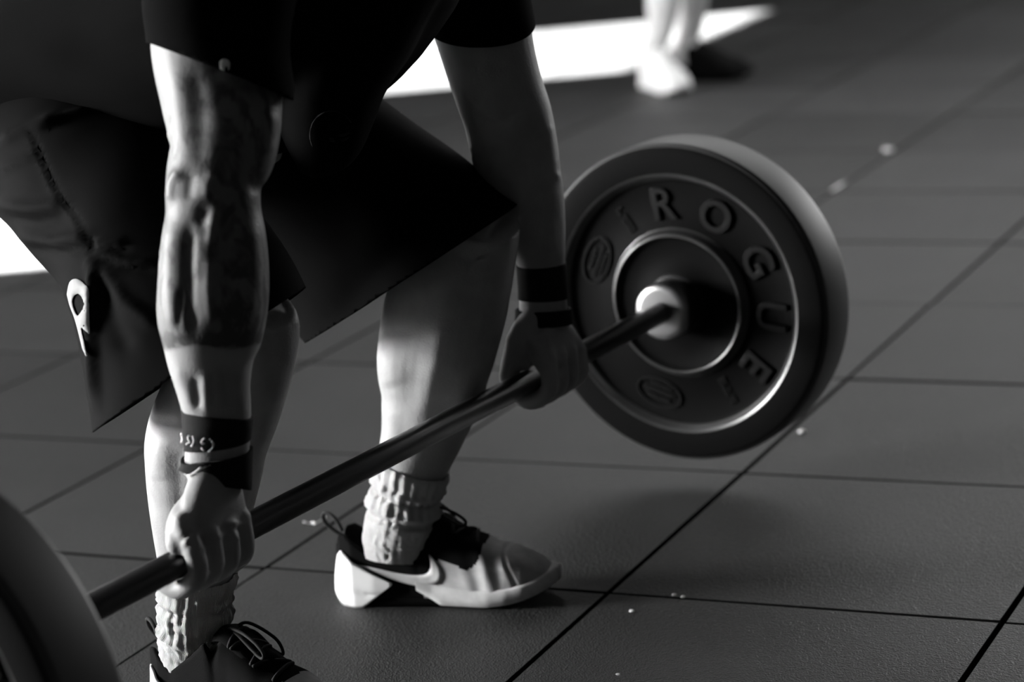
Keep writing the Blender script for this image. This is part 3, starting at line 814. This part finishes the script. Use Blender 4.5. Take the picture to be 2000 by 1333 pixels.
# ------------------------------------------------------------------ wrist wraps
def clip_band(name, L, lo, hi, extra, m=MT['band'], ref=None):
    """sleeve of elastic around a limb between two photo sections"""
    S = psec(L)
    A = np.array([[*s[0], s[1], s[2]] for s in S])
    Y = np.array([l[1] for l in L], float)
    ys = np.linspace(lo, hi, 7)
    secs = [(np.array([np.interp(y, Y, A[:, c]) for c in range(3)]), np.interp(y, Y, A[:, 3]), np.interp(y, Y, A[:, 4])) for y in ys]
    n = 48
    vo, fo = loft(secs, n=n, m=2, caps=False, extra=extra)
    me = mesh_vf(name, vo, fo)
    o = link(name, me, m, person); thicken(o, 0.0035, 1)
    bv = o.modifiers.new('edge', 'BEVEL'); bv.width = 0.001; bv.segments = 2
    return o, me
def tilt(me, amt, x0, y0, fall):
    """slant an edge: move along the limb by the photo column"""
    P = coords(me); px, _ = px_of(P)
    dz = (px[:, 0] - x0) * amt * np.clip(1 - np.abs(px[:, 1] - y0) / fall, 0, 1)
    set_coords(me, P - dz[:, None] * cu)
b1, b1m = clip_band('wristband', ARM_N, 806, 872, 0.0016); tilt(b1m, 0.00009, 425, 806, 60); tilt(b1m, -0.00010, 410, 872, 40)
b2, b2m = clip_band('wrist_strap', ARM_N, 887, 932, 0.0042); tilt(b2m, -0.00016, 430, 890, 40); tilt(b2m, 0.00012, 400, 936, 30)
clip_band('wristband', ARM_F, 515, 584, 0.0016); clip_band('wrist_strap', ARM_F, 603, 634, 0.0046)
wbv = bvh_of(b1m)
glyphs = [ribbon([(361, 845), (363, 853), (363.4, 858), (361.5, 864)], 2.2),
          ribbon([(377, 850.5), (373, 849.5), (372, 855), (374, 860), (376, 863), (371, 864.5), (369, 868)], 2.2),
          ribbon([(381, 850), (382.5, 858), (382, 863), (378, 871)], 2.6),
          ribbon([(403, 853.5), (398.5, 857), (396, 862), (398, 865), (402, 864)], 3.2),
          ribbon([(396, 872), (397.5, 875), (401, 878)], 2.6), ribbon([(410, 855.5), (412, 856.5)], 2.2),
          ribbon([(414, 858), (418, 864), (416.5, 872), (408.5, 880)], 2.8)]
for gl in glyphs:
    decal('printed_character', fill_poly([gl], 1), cam_ray, wbv, MT['print'], b1, 0.0042, 0.0004)
w2 = bvh_of(b2m)
decal('strap_tail', fill_poly([ribbon([(411, 903), (396, 911), (382, 922), (371, 928)], [4, 5, 5.5, 5])], 1), cam_ray, w2, MT['print'], b2, 0.0042, 0.0012)

# ------------------------------------------------------------------ socks and shoes
def sock(L, lo, hi, foldy, name='sock'):
    S = psec(L); A = np.array([[*s[0], s[1], s[2]] for s in S]); Y = np.array([l[1] for l in L], float)
    n, k = 140, 90
    ys = np.linspace(lo, hi, k)
    secs = []
    for y in ys:
        e = 0.0042 + 0.0016 * sin((y - lo) * 0.10) * (y < foldy[-1] + 20)
        for fy in foldy: e += 0.0032 * math.exp(-((y - fy) / 7) ** 2) - 0.0022 * math.exp(-((y - fy - 13) / 6) ** 2)
        if y < lo + 6: e -= 0.001
        secs.append((np.array([np.interp(y, Y, A[:, c]) for c in range(3)]), np.interp(y, Y, A[:, 3]) + e, np.interp(y, Y, A[:, 4]) + e))
    v, f = loft(secs, n=n, m=1, caps=False)
    v = np.array(v)
    for i in range(k):                        # ribs and puckers
        c = v[i * n:(i + 1) * n].mean(0)
        fade = 1.0 if ys[i] < foldy[-1] else 0.25
        for j in range(n):
            q = j / n
            am = 0.0010 * sin(q * 2 * pi * 22 + 0.6 * sin(ys[i] * 0.06)) * fade + 0.0022 * noise.noise(Vector((q * 20, ys[i] * 0.045, lo))) * fade + 0.0012 * noise.noise(Vector((q * 50, ys[i] * 0.12, lo)))
            dd = v[i * n + j] - c; v[i * n + j] += dd / np.linalg.norm(dd) * am
    me = mesh_vf(name, v, f)
    uv = me.uv_layers.new(name='UVMap')
    for lp in me.loops:
        i, j = divmod(lp.vertex_index, n); uv.data[lp.index].uv = (j / n * 6, i / k)
    o = link(name, me, MT['sock'], person); thicken(o, 0.002, 1)
    return o
sock(LEG_F, 908, 1092, (948, 992)); sock(LEG_N, 1118, 1298, (1166, 1236))

SHX = [0.0, 0.004, 0.012, 0.03, 0.06, 0.10, 0.14, 0.18, 0.215, 0.24, 0.262, 0.28, 0.293, 0.300, 0.303]
SHW = [0.006, 0.016, 0.0265, 0.0345, 0.0375, 0.0375, 0.0385, 0.0435, 0.048, 0.0475, 0.0435, 0.035, 0.024, 0.014, 0.005]
def hw_at(x): return float(np.interp(x, SHX, SHW))
TOPX = [0.0, 0.012, 0.022, 0.05, 0.085, 0.115, 0.128, 0.145, 0.175, 0.21, 0.24, 0.262, 0.28, 0.294, 0.303]
TOPZ = [0.072, 0.090, 0.091, 0.070, 0.092, 0.116, 0.121, 0.112, 0.094, 0.076, 0.066, 0.058, 0.049, 0.038, 0.028]
def top_at(x): return float(np.interp(x, TOPX, TOPZ))
def bot_at(x): return 0.0 if x < 0.2 else 0.020 * ((x - 0.2) / 0.103) ** 2
def shoe(name, heel, toe_dir, medial, pale=False, parent=person, detail=True, dark=False):
    """medial: +1 if local +y faces the camera. local x runs heel to toe"""
    xd = np.array([toe_dir[0], toe_dir[1], 0.0]); xd /= np.linalg.norm(xd)
    yd = np.array([-xd[1], xd[0], 0.0])
    M4 = Matrix.Identity(4)
    for i in range(3):
        M4[i][0] = xd[i]; M4[i][1] = yd[i]; M4[i][2] = ZZ[i]; M4[i][3] = heel[i] if i < 2 else 0.0005
    nx, ns = (150, 60) if detail else (50, 28)
    def wpt(l): return np.array(M4 @ Vector((l[0] * 0.945, l[1], l[2])))
    # upper: closed shell whose mouth is sunk between the collar walls
    v = []; f = []
    half = ns // 2
    for i in range(nx + 1):
        x = 0.303 * (i / nx)
        x = 0.0015 + x * 0.99
        w = hw_at(x); zt = top_at(x); zb = bot_at(x) + 0.012
        op = np.clip((0.124 - x) / 0.016, 0, 1) * np.clip((x - 0.004) / 0.006, 0, 1)
        op = op * op * (3 - 2 * op)
        prof = []
        side = int(half * 0.62)
        wi = w * 0.88; dp = 0.045
        for k in range(half + 1):
            if k <= side:                       # up the side
                u = k / side
                yo, zo = w * (1 - 0.12 * u ** 1.6), zb + (zt - zb) * u
                yc, zc = w * (1 - 0.14 * u ** 2), zb + (zt - zb) * 0.60 * u
            else:
                u = (k - side) / (half - side)
                if u < 0.3: yo, zo = wi - 0.006 * (u / 0.3), zt + 0.0015 * sin(u / 0.3 * pi)
                elif u < 0.75: yo, zo = wi - 0.0065, zt - dp * (u - 0.3) / 0.45
                else: yo, zo = (wi - 0.0065) * (1 - (u - 0.75) / 0.25), zt - dp
                q = u * pi / 2
                yc, zc = w * 0.86 * cos(q) ** 0.8, zb + (zt - zb) * (0.60 + 0.40 * sin(q))
            prof.append((yo * op + yc * (1 - op), zo * op + zc * (1 - op)))
        for yy, zz in prof: v.append((x, yy, zz))
        for yy, zz in prof[-2::-1]: v.append((x, -yy, zz))
    m_ = 2 * half + 1
    for i in range(nx):
        for j in range(m_ - 1):
            f.append((i * m_ + j, i * m_ + j + 1, (i + 1) * m_ + j + 1, (i + 1) * m_ + j))
        f.append((i * m_ + m_ - 1, i * m_, (i + 1) * m_, (i + 1) * m_ + m_ - 1))
    f.append(tuple(range(m_))); f.append(tuple(nx * m_ + j for j in range(m_ - 1, -1, -1)))
    loc = np.array(v)
    # creases at the ball of the foot and the toe-cap seam
    for q in range(len(loc)):
        x, y, z = loc[q]
        if x > 0.16 and z > 0.02:
            s = 0.0012 * sin((x - 0.19 + z * 0.35) * 190) * math.exp(-((x - 0.215) / 0.03) ** 2)
            s -= 0.0016 * math.exp(-((x - 0.255 + (z - 0.03) * 0.5) / 0.0022) ** 2)
            loc[q] += np.array([0, np.sign(y) * s, s])
    me = mesh_vf(name, [wpt(l) for l in loc], f); fix_normals(me)
    up = link(name, me, [MT['shoe_black'], MT['shoe_pale'] if pale else (MT['shoe_black'] if dark else MT['shoe_grey'])], parent)
    bx = [0.136, 0.140, 0.150, 0.171, 0.191, 0.205, 0.212]; bz = [0.042, 0.054, 0.062, 0.057, 0.049, 0.058, 0.080]
    idx = []
    for p in f:
        c = loc[list(p)].mean(0)
        grey = c[0] > 0.212 or (c[0] > 0.128 and c[2] < np.interp(c[0], bx, bz)) if not pale else c[0] > 0.02
        idx.append(1 if grey else 0)
    me.polygons.foreach_set('material_index', idx)
    bv = bvh_of(mesh_vf('tmp', loc, f))
    # sole: outsole slab following the outline, dark in the arch
    def outline(x0, x1, z0, z1, grow, nn=60, name='sole', m=None, slant=0.0):
        L = []; xs = [x0 + (x1 - x0) * (0.5 - 0.5 * cos(pi * i / nn)) for i in range(nn + 1)]
        v2 = []; n_ = 2 * (nn + 1)
        for lev, (fz, g) in enumerate(((0.0, -0.004), (0.12, 0.0), (0.5, 0.001), (0.88, 0.0), (1.0, -0.003))):
            for sgn in (1, -1):
                for i, x in enumerate(xs if sgn > 0 else xs[::-1]):
                    zz0, zz1 = z0(x), z1(x)
                    w = hw_at(x) + grow + g
                    xx = x + (grow + g) * (1 if x > 0.25 else (-1 if x < 0.02 else 0)) * min(1, abs(x - 0.15) / 0.15) - slant * fz * 0
                    v2.append((xx, sgn * max(w, 0.002), zz0 + (zz1 - zz0) * fz))
        f2 = []
        for lev in range(4):
            for j in range(n_):
                f2.append((lev * n_ + j, lev * n_ + (j + 1) % n_, (lev + 1) * n_ + (j + 1) % n_, (lev + 1) * n_ + j))
        for i in range(nn):
            f2.append((i, i + 1, n_ - 2 - i, n_ - 1 - i)); o4 = 4 * n_
            f2.append((o4 + i, o4 + n_ - 1 - i, o4 + n_ - 2 - i, o4 + i + 1))
        bm = bmesh.new()
        vs = [bm.verts.new(wpt(p)) for p in v2]
        for q in f2:
            try: bm.faces.new([vs[i] for i in q])
            except ValueError: pass
        bmesh.ops.recalc_face_normals(bm, faces=bm.faces)
        return link(name, from_bm(name, bm), m, up)
    outline(0.02, 0.296, lambda x: bot_at(x), lambda x: bot_at(x) + 0.014, 0.0, name='outsole', m=MT['rubber'] if not pale else MT['white'])
    if detail:
        outline(0.118, 0.305, lambda x: bot_at(x) + 0.001 + max(0, 0.150 - x) * 0.65, lambda x: bot_at(x) + np.interp(x, [0.118, 0.2, 0.3], [0.036, 0.024, 0.022]), 0.0022, name='midsole', m=MT['shoe_sole'])
        # white heel clip wrapped round the back
        cx = [0.0, 0.011, 0.025, 0.042, 0.060, 0.075, 0.086]; cz = [0.070, 0.073, 0.064, 0.055, 0.046, 0.039, 0.034]
        v2 = []; f2 = []; nn, nv = 64, 14
        for i in range(nn + 1):
            s = -1 + 2 * i / nn
            for j in range(nv + 1):
                u = j / nv
                x = 0.086 * abs(s) ** 1.5
                lim = 0.042 / 0.086
                z1 = np.interp(x, cx, cz)
                z0 = 0.0005 if x < 0.042 else 0.0005 + (x - 0.042) / 0.044 * 0.031
                z = z0 + (z1 - z0) * u
                bul = 0.0035 + 0.0030 * math.exp(-((z - 0.026) / 0.02) ** 2) - 0.002 * math.exp(-((z - 0.019) / 0.0015) ** 2)
                lean = 0.012 * (1 - u) ** 1.5 * (1 if x < 0.02 else max(0, 1 - (x - 0.02) / 0.03)) 
                w = hw_at(max(x, 0.0)) + bul
                xx = x - 0.0045 * max(0, 1 - x / 0.02) + 0.010 * u ** 2 * max(0, 1 - x / 0.03) + 0.006 * max(0, 1 - z / 0.012) * max(0, 1 - x / 0.02)
                v2.append((xx, (1 if s >= 0 else -1) * (w if x > 1e-6 else 0.0), z))
        for i in range(nn):
            for j in range(nv):
                q = i * (nv + 1) + j; f2.append((q, q + 1, q + nv + 2, q + nv + 1))
        cmx = mesh_vf('heel_clip', [wpt(p) for p in v2], f2); fix_normals(cmx)
        hc = link('heel_clip', cmx, MT['white'], up); thicken(hc, 0.003, -1)
        tag(hc, 'white heel clip')
        # curved tick mark on both sides
        tick = [(0.040, 0.0560), (0.062, 0.0475), (0.080, 0.0400), (0.100, 0.0335), (0.118, 0.0295), (0.136, 0.0285), (0.1505, 0.0325), (0.1560, 0.0400), (0.1550, 0.0490), (0.1500, 0.0580), (0.1440, 0.0650), (0.1390, 0.0690),
                (0.1405, 0.0610), (0.1400, 0.0520), (0.1350, 0.0455), (0.1220, 0.0430), (0.100, 0.0450), (0.080, 0.0490), (0.060, 0.0535)]
        for sgn in (1, -1):
            bmt = fill_poly([smooth_loop(tick, 2)], 2)
            kill = []
            for vv in bmt.verts:
                h, nrm, _, _ = bv.ray_cast(Vector((vv.co.x, sgn * 0.12, vv.co.y)), Vector((0, -sgn, 0)))
                if h is None: kill.append(vv); continue
                h = h + Vector((0, sgn * 0.0012, 0)); vv.co = V3(wpt(h))
            bmesh.ops.delete(bmt, geom=kill, context='VERTS')
            tk = link('tick_mark', from_bm('tick_mark', bmt), MT['print'], up); thicken(tk, 0.0008, 0)
        def cord(nm, pts, r, m=MT['lace'], n=8):
            cv, cf = tube([wpt(p) for p in pts], r, n=n, m=6)
            return link(nm, mesh_vf(nm, cv, cf), m, up)
        # laces across the throat
        for i in range(5):
            x = 0.135 + i * 0.016
            pts = []
            for s in np.linspace(-1, 1, 9):
                yy = s * 0.021
                h, nrm, _, _ = bv.ray_cast(Vector((x + (0.008 if i % 2 else -0.004) * s, yy, 0.2)), Vector((0, 0, -1)))
                pts.append((x + (0.008 if i % 2 else -0.004) * s, yy, (h.z if h else top_at(x)) + 0.0015))
            cord('lace', pts, 0.0024)
        zt = top_at(0.122)
        # bow: loops and hanging ends, eyelet straps
        cord('lace_loop', [(0.122, -0.004, zt + 0.001), (0.134, -0.008, zt + 0.006), (0.156, -0.012, zt + 0.004), (0.178, -0.016, zt - 0.004), (0.189, -0.018, zt - 0.013), (0.182, -0.016, zt - 0.019), (0.162, -0.012, zt - 0.010), (0.142, -0.008, zt + 0.000), (0.124, -0.002, zt - 0.001)], 0.0019)
        cord('lace_loop', [(0.124, 0.004, zt), (0.136, 0.018, zt + 0.004), (0.154, 0.040, zt - 0.020), (0.158, 0.046, zt - 0.040), (0.148, 0.042, zt - 0.036), (0.136, 0.020, zt - 0.008), (0.126, 0.002, zt - 0.003)], 0.0019)
        cord('lace_end', [(0.126, 0.0, zt - 0.001), (0.140, 0.020, zt - 0.006), (0.148, 0.040, zt - 0.035), (0.152, 0.048, zt - 0.055)], 0.0019)
        # heel pull loop
        cord('pull_tab', [(0.012, 0.007, 0.080), (0.000, 0.008, 0.086), (-0.014, 0.007, 0.100), (-0.014, 0.004, 0.112), (-0.004, 0.0, 0.113), (0.006, -0.004, 0.106), (0.013, -0.007, 0.094)], 0.0026)
        # tongue
        tv = []
        for x, w, z in ((0.108, 0.016, 0.116), (0.115, 0.019, 0.121), (0.126, 0.021, 0.123), (0.15, 0.021, 0.110), (0.19, 0.018, 0.087)):
            tv.append(((x, 0, z), w))
        cvs = []; cfs = []
        for i, (c, w) in enumerate(tv):
            for j in range(9):
                s = -1 + j / 4; cvs.append(wpt((c[0], s * w, c[2] - 0.010 * s * s)))
        for i in range(len(tv) - 1):
            for j in range(8):
                q = i * 9 + j; cfs.append((q, q + 1, q + 10, q + 9))
        tg = link('tongue', mesh_vf('tongue', cvs, cfs), MT['shoe_black'], up); thicken(tg, 0.005, 0)
    return up
FD = np.array([0.972, -0.235])
shoe('shoe', (-0.2475, 2.975), FD, 1)
ND = np.array([0.81, -0.586])
AN = W(381, 1205, 2.743)[:2]
shoe('shoe', tuple(AN - ND * 0.066), ND, -1)

# ------------------------------------------------------------------ the person standing at the back
def bystander():
    root = empty('person', (0.60, 7.20, 0))
    tag(root, 'person with bare legs and trainers standing in the background by the sunlit strip', 'person')
    A = np.array([0.490, 7.20, 0.0]); B = np.array([0.595, 7.295, 0.0])
    fw = np.array([0.90, -0.436, 0.0]); lt = np.array([0.436, 0.90, 0.0])     # facing, and the far side
    def leg(a, top):
        mid = a * .5 + top * .5 + fw * 0.03
        return [((a + ZZ * .03), 0.034, 0.040), ((a + ZZ * .10), 0.027, 0.034), (a * .84 + top * .16 + ZZ * .03 + fw * .012, 0.032, 0.040), (a * .68 + top * .32 + fw * .012, 0.044, 0.055), (mid, 0.050, 0.052), (a * .25 + top * .75 + fw * .015, 0.072, 0.075), (top, 0.085, 0.09)]
    hc = np.array([0.64, 7.27, 0.90])
    TA, TB = hc - lt * .085, hc + lt * .085
    SHc = hc + ZZ * 0.52
    def arm(s):
        sh = SHc + lt * s * .19; el = sh + lt * s * .06 - ZZ * .30; wr = el - ZZ * .24 + fw * .06
        return tube([sh - lt * s * .05, sh, el, wr, wr - ZZ * .09 + fw * .02, wr - ZZ * .17 + fw * .03], [0.06, 0.055, 0.042, 0.028, 0.034, 0.015], n=14)
    hd = SHc + ZZ * .26 + fw * .02
    ax = np.array([lt, fw, ZZ])
    parts = [loft(leg(A, TA), n=20, ref=fw), loft(leg(B, TB), n=20, ref=fw),
             loft([(hc - ZZ * .08, .13, .10), (hc, .165, .115), (hc + ZZ * .2, .14, .10), (hc + ZZ * .4, .175, .12), (hc + ZZ * .52, .17, .10), (hc + ZZ * .58, .08, .07)], n=24, ref=fw),
             tube([SHc, hd], [.06, .055], n=14), arm(-1), arm(1), ball(hd + ZZ * .04, (.075, .095, .11), ax), ball(hd + fw * .03 - ZZ * .03, (.058, .06, .08), ax),
             tube([hd + fw * .088 + ZZ * .02, hd + fw * .118 - ZZ * .01, hd + fw * .09 - ZZ * .02], [.009, .013, .01], n=8)]
    for s in (-1, 1):
        parts.append(ball(hd + lt * s * .078, (.01, .02, .032), ax))
        for q in range(4):
            wr = SHc + lt * s * .25 - ZZ * .54 + fw * (.05 + .016 * q)
            parts.append(tube([wr - ZZ * .13 + fw * .0, wr - ZZ * .17 + fw * .004, wr - ZZ * .20], [.009, .008, .007], n=8))
    link('body', remesh('body', parts, 0.008, smooth=5), MT['skin2'], root)
    link('hair', mesh_vf('hair', *ball(hd + ZZ * .065 - fw * .015, (.08, .098, .098), ax)), MT['hair'], root)
    sp = [loft([(hc - ZZ * .10, .14, .11), (hc, .178, .128), (hc + ZZ * .10, .16, .12)], n=24, ref=fw)]
    for t_, a_ in ((TA, A), (TB, B)):
        sp.append(loft([(t_ - ZZ * .0, .10, .105), (t_ * .8 + a_ * .2, .105, .11), (t_ * .58 + a_ * .42, .10, .105)], n=20, ref=fw))
    link('shorts', remesh('shorts', sp, .01), MT['shorts'], root)
    tp = [loft([(hc + ZZ * .05, .175, .13), (hc + ZZ * .2, .16, .12), (hc + ZZ * .4, .19, .135), (hc + ZZ * .53, .18, .11), (hc + ZZ * .57, .09, .08)], n=24, ref=fw)]
    for s in (-1, 1):
        sh = SHc + lt * s * .17
        tp.append(tube([sh - lt * s * .06, sh + lt * s * .02, sh + lt * s * .06 - ZZ * .18], [.075, .07, .068], n=14))
    link('t_shirt', remesh('t_shirt', tp, .01), MT['shirt'], root)
    dA = np.array([0.30, -0.95]); dB = np.array([0.86, -0.50])
    s1 = shoe('shoe', A[:2] - dA * 0.070, dA, 1, pale=True, parent=root, detail=False); tag(s1, 'white trainer')
    s2 = shoe('shoe', B[:2] - dB * 0.070, dB, 1, pale=False, parent=root, detail=False, dark=True); tag(s2, 'dark trainer')
    for k, a_ in enumerate((A, B)):
        sv, sf = loft([(a_ + ZZ * .05, .040, .044), (a_ + ZZ * .09, .036, .040), (a_ + ZZ * .115, .0355, .0395)], n=20, ref=fw, caps=False)
        so = link('sock', mesh_vf('sock', sv, sf), MT['shoe_pale'], root); thicken(so, .003, 1)
bystander()

# ------------------------------------------------------------------ scraps on the floor
def scrap(px, py, sx, sy, sz, label, name, cat, group=None, rot=0.0, seed=1):
    c = floor_pt(px, py); bm = bmesh.new()
    bmesh.ops.create_icosphere(bm, subdivisions=2, radius=1.0)
    rnd = random.Random(seed)
    for v in bm.verts:
        k = 1 + 0.35 * noise.noise(v.co * 1.7 + Vector((seed * 3.1, 0, 0)))
        x, y, z = v.co.x * sx * k, v.co.y * sy * k, max(v.co.z * sz * k + sz * 0.8, 0.0)
        v.co = (x * cos(rot) - y * sin(rot), x * sin(rot) + y * cos(rot), z)
    o = link(name, from_bm(name, bm), MT['chalk'], smooth=False)
    o.location = (c[0], c[1], 0.0008)
    return tag(o, label, cat, group)
# a twisted strip of torn tape
c = floor_pt(615, 1028)
tv = []; tf = []
path = [(-0.016, 0.006, 0.004), (-0.008, 0.004, 0.002), (-0.002, 0.0, 0.004), (0.002, -0.004, 0.003), (0.006, 0.0, 0.005), (0.012, 0.006, 0.006), (0.016, 0.005, 0.010)]
P_ = catmull(np.array(path), 4)
for i, p in enumerate(P_):
    a = 0.4 + i * 0.12; h = 0.0045
    tv += [(p[0] - sin(a) * h * .6, p[1] + cos(a) * h, p[2] + sin(i) * .0006), (p[0] + sin(a) * h * .6, p[1] - cos(a) * h, p[2] + 0.0012)]
for i in range(len(P_) - 1): tf.append((2 * i, 2 * i + 1, 2 * i + 3, 2 * i + 2))
o = link('tape_scrap', mesh_vf('tape_scrap', tv, tf), MT['chalk']); thicken(o, 0.0008, 0)
o.location = (c[0], c[1], 0.001)
tag(o, 'crumpled scrap of pale tape on the tile seam behind the shoe heel', 'tape')
scrap(1234, 1197, 0.0035, 0.0028, 0.0016, 'bright chalk crumb on the tile in front of the shoe toe', 'chalk_crumb', 'crumb', seed=2)
scrap(1735, 297, 0.013, 0.012, 0.006, 'pale chalk lump on the tile seam beyond the far plate', 'chalk_crumb', 'crumb', seed=3)
scrap(1567, 847, 0.006, 0.005, 0.003, 'chalk crumb beside the lower right edge of the far plate', 'chalk_crumb', 'crumb', seed=4)
scrap(1317, 1165, 0.003, 0.0024, 0.0015, 'left one of two chalk specks on the seam beyond the bright crumb', 'chalk_crumb', 'crumb', seed=5)
scrap(1334, 1169, 0.003, 0.0024, 0.0015, 'right one of two chalk specks on the seam beyond the bright crumb', 'chalk_crumb', 'crumb', seed=6)
scrap(1207, 1321, 0.0026, 0.002, 0.0014, 'chalk speck at the bottom edge below the bright crumb', 'chalk_crumb', 'crumb', seed=7)
scrap(1636, 366, 0.052, 0.004, 0.0006, 'thin smear of chalk along the tile seam beside the chalk lump', 'chalk_smear', 'chalk', rot=math.atan2(E2[1], E2[0]), seed=8)
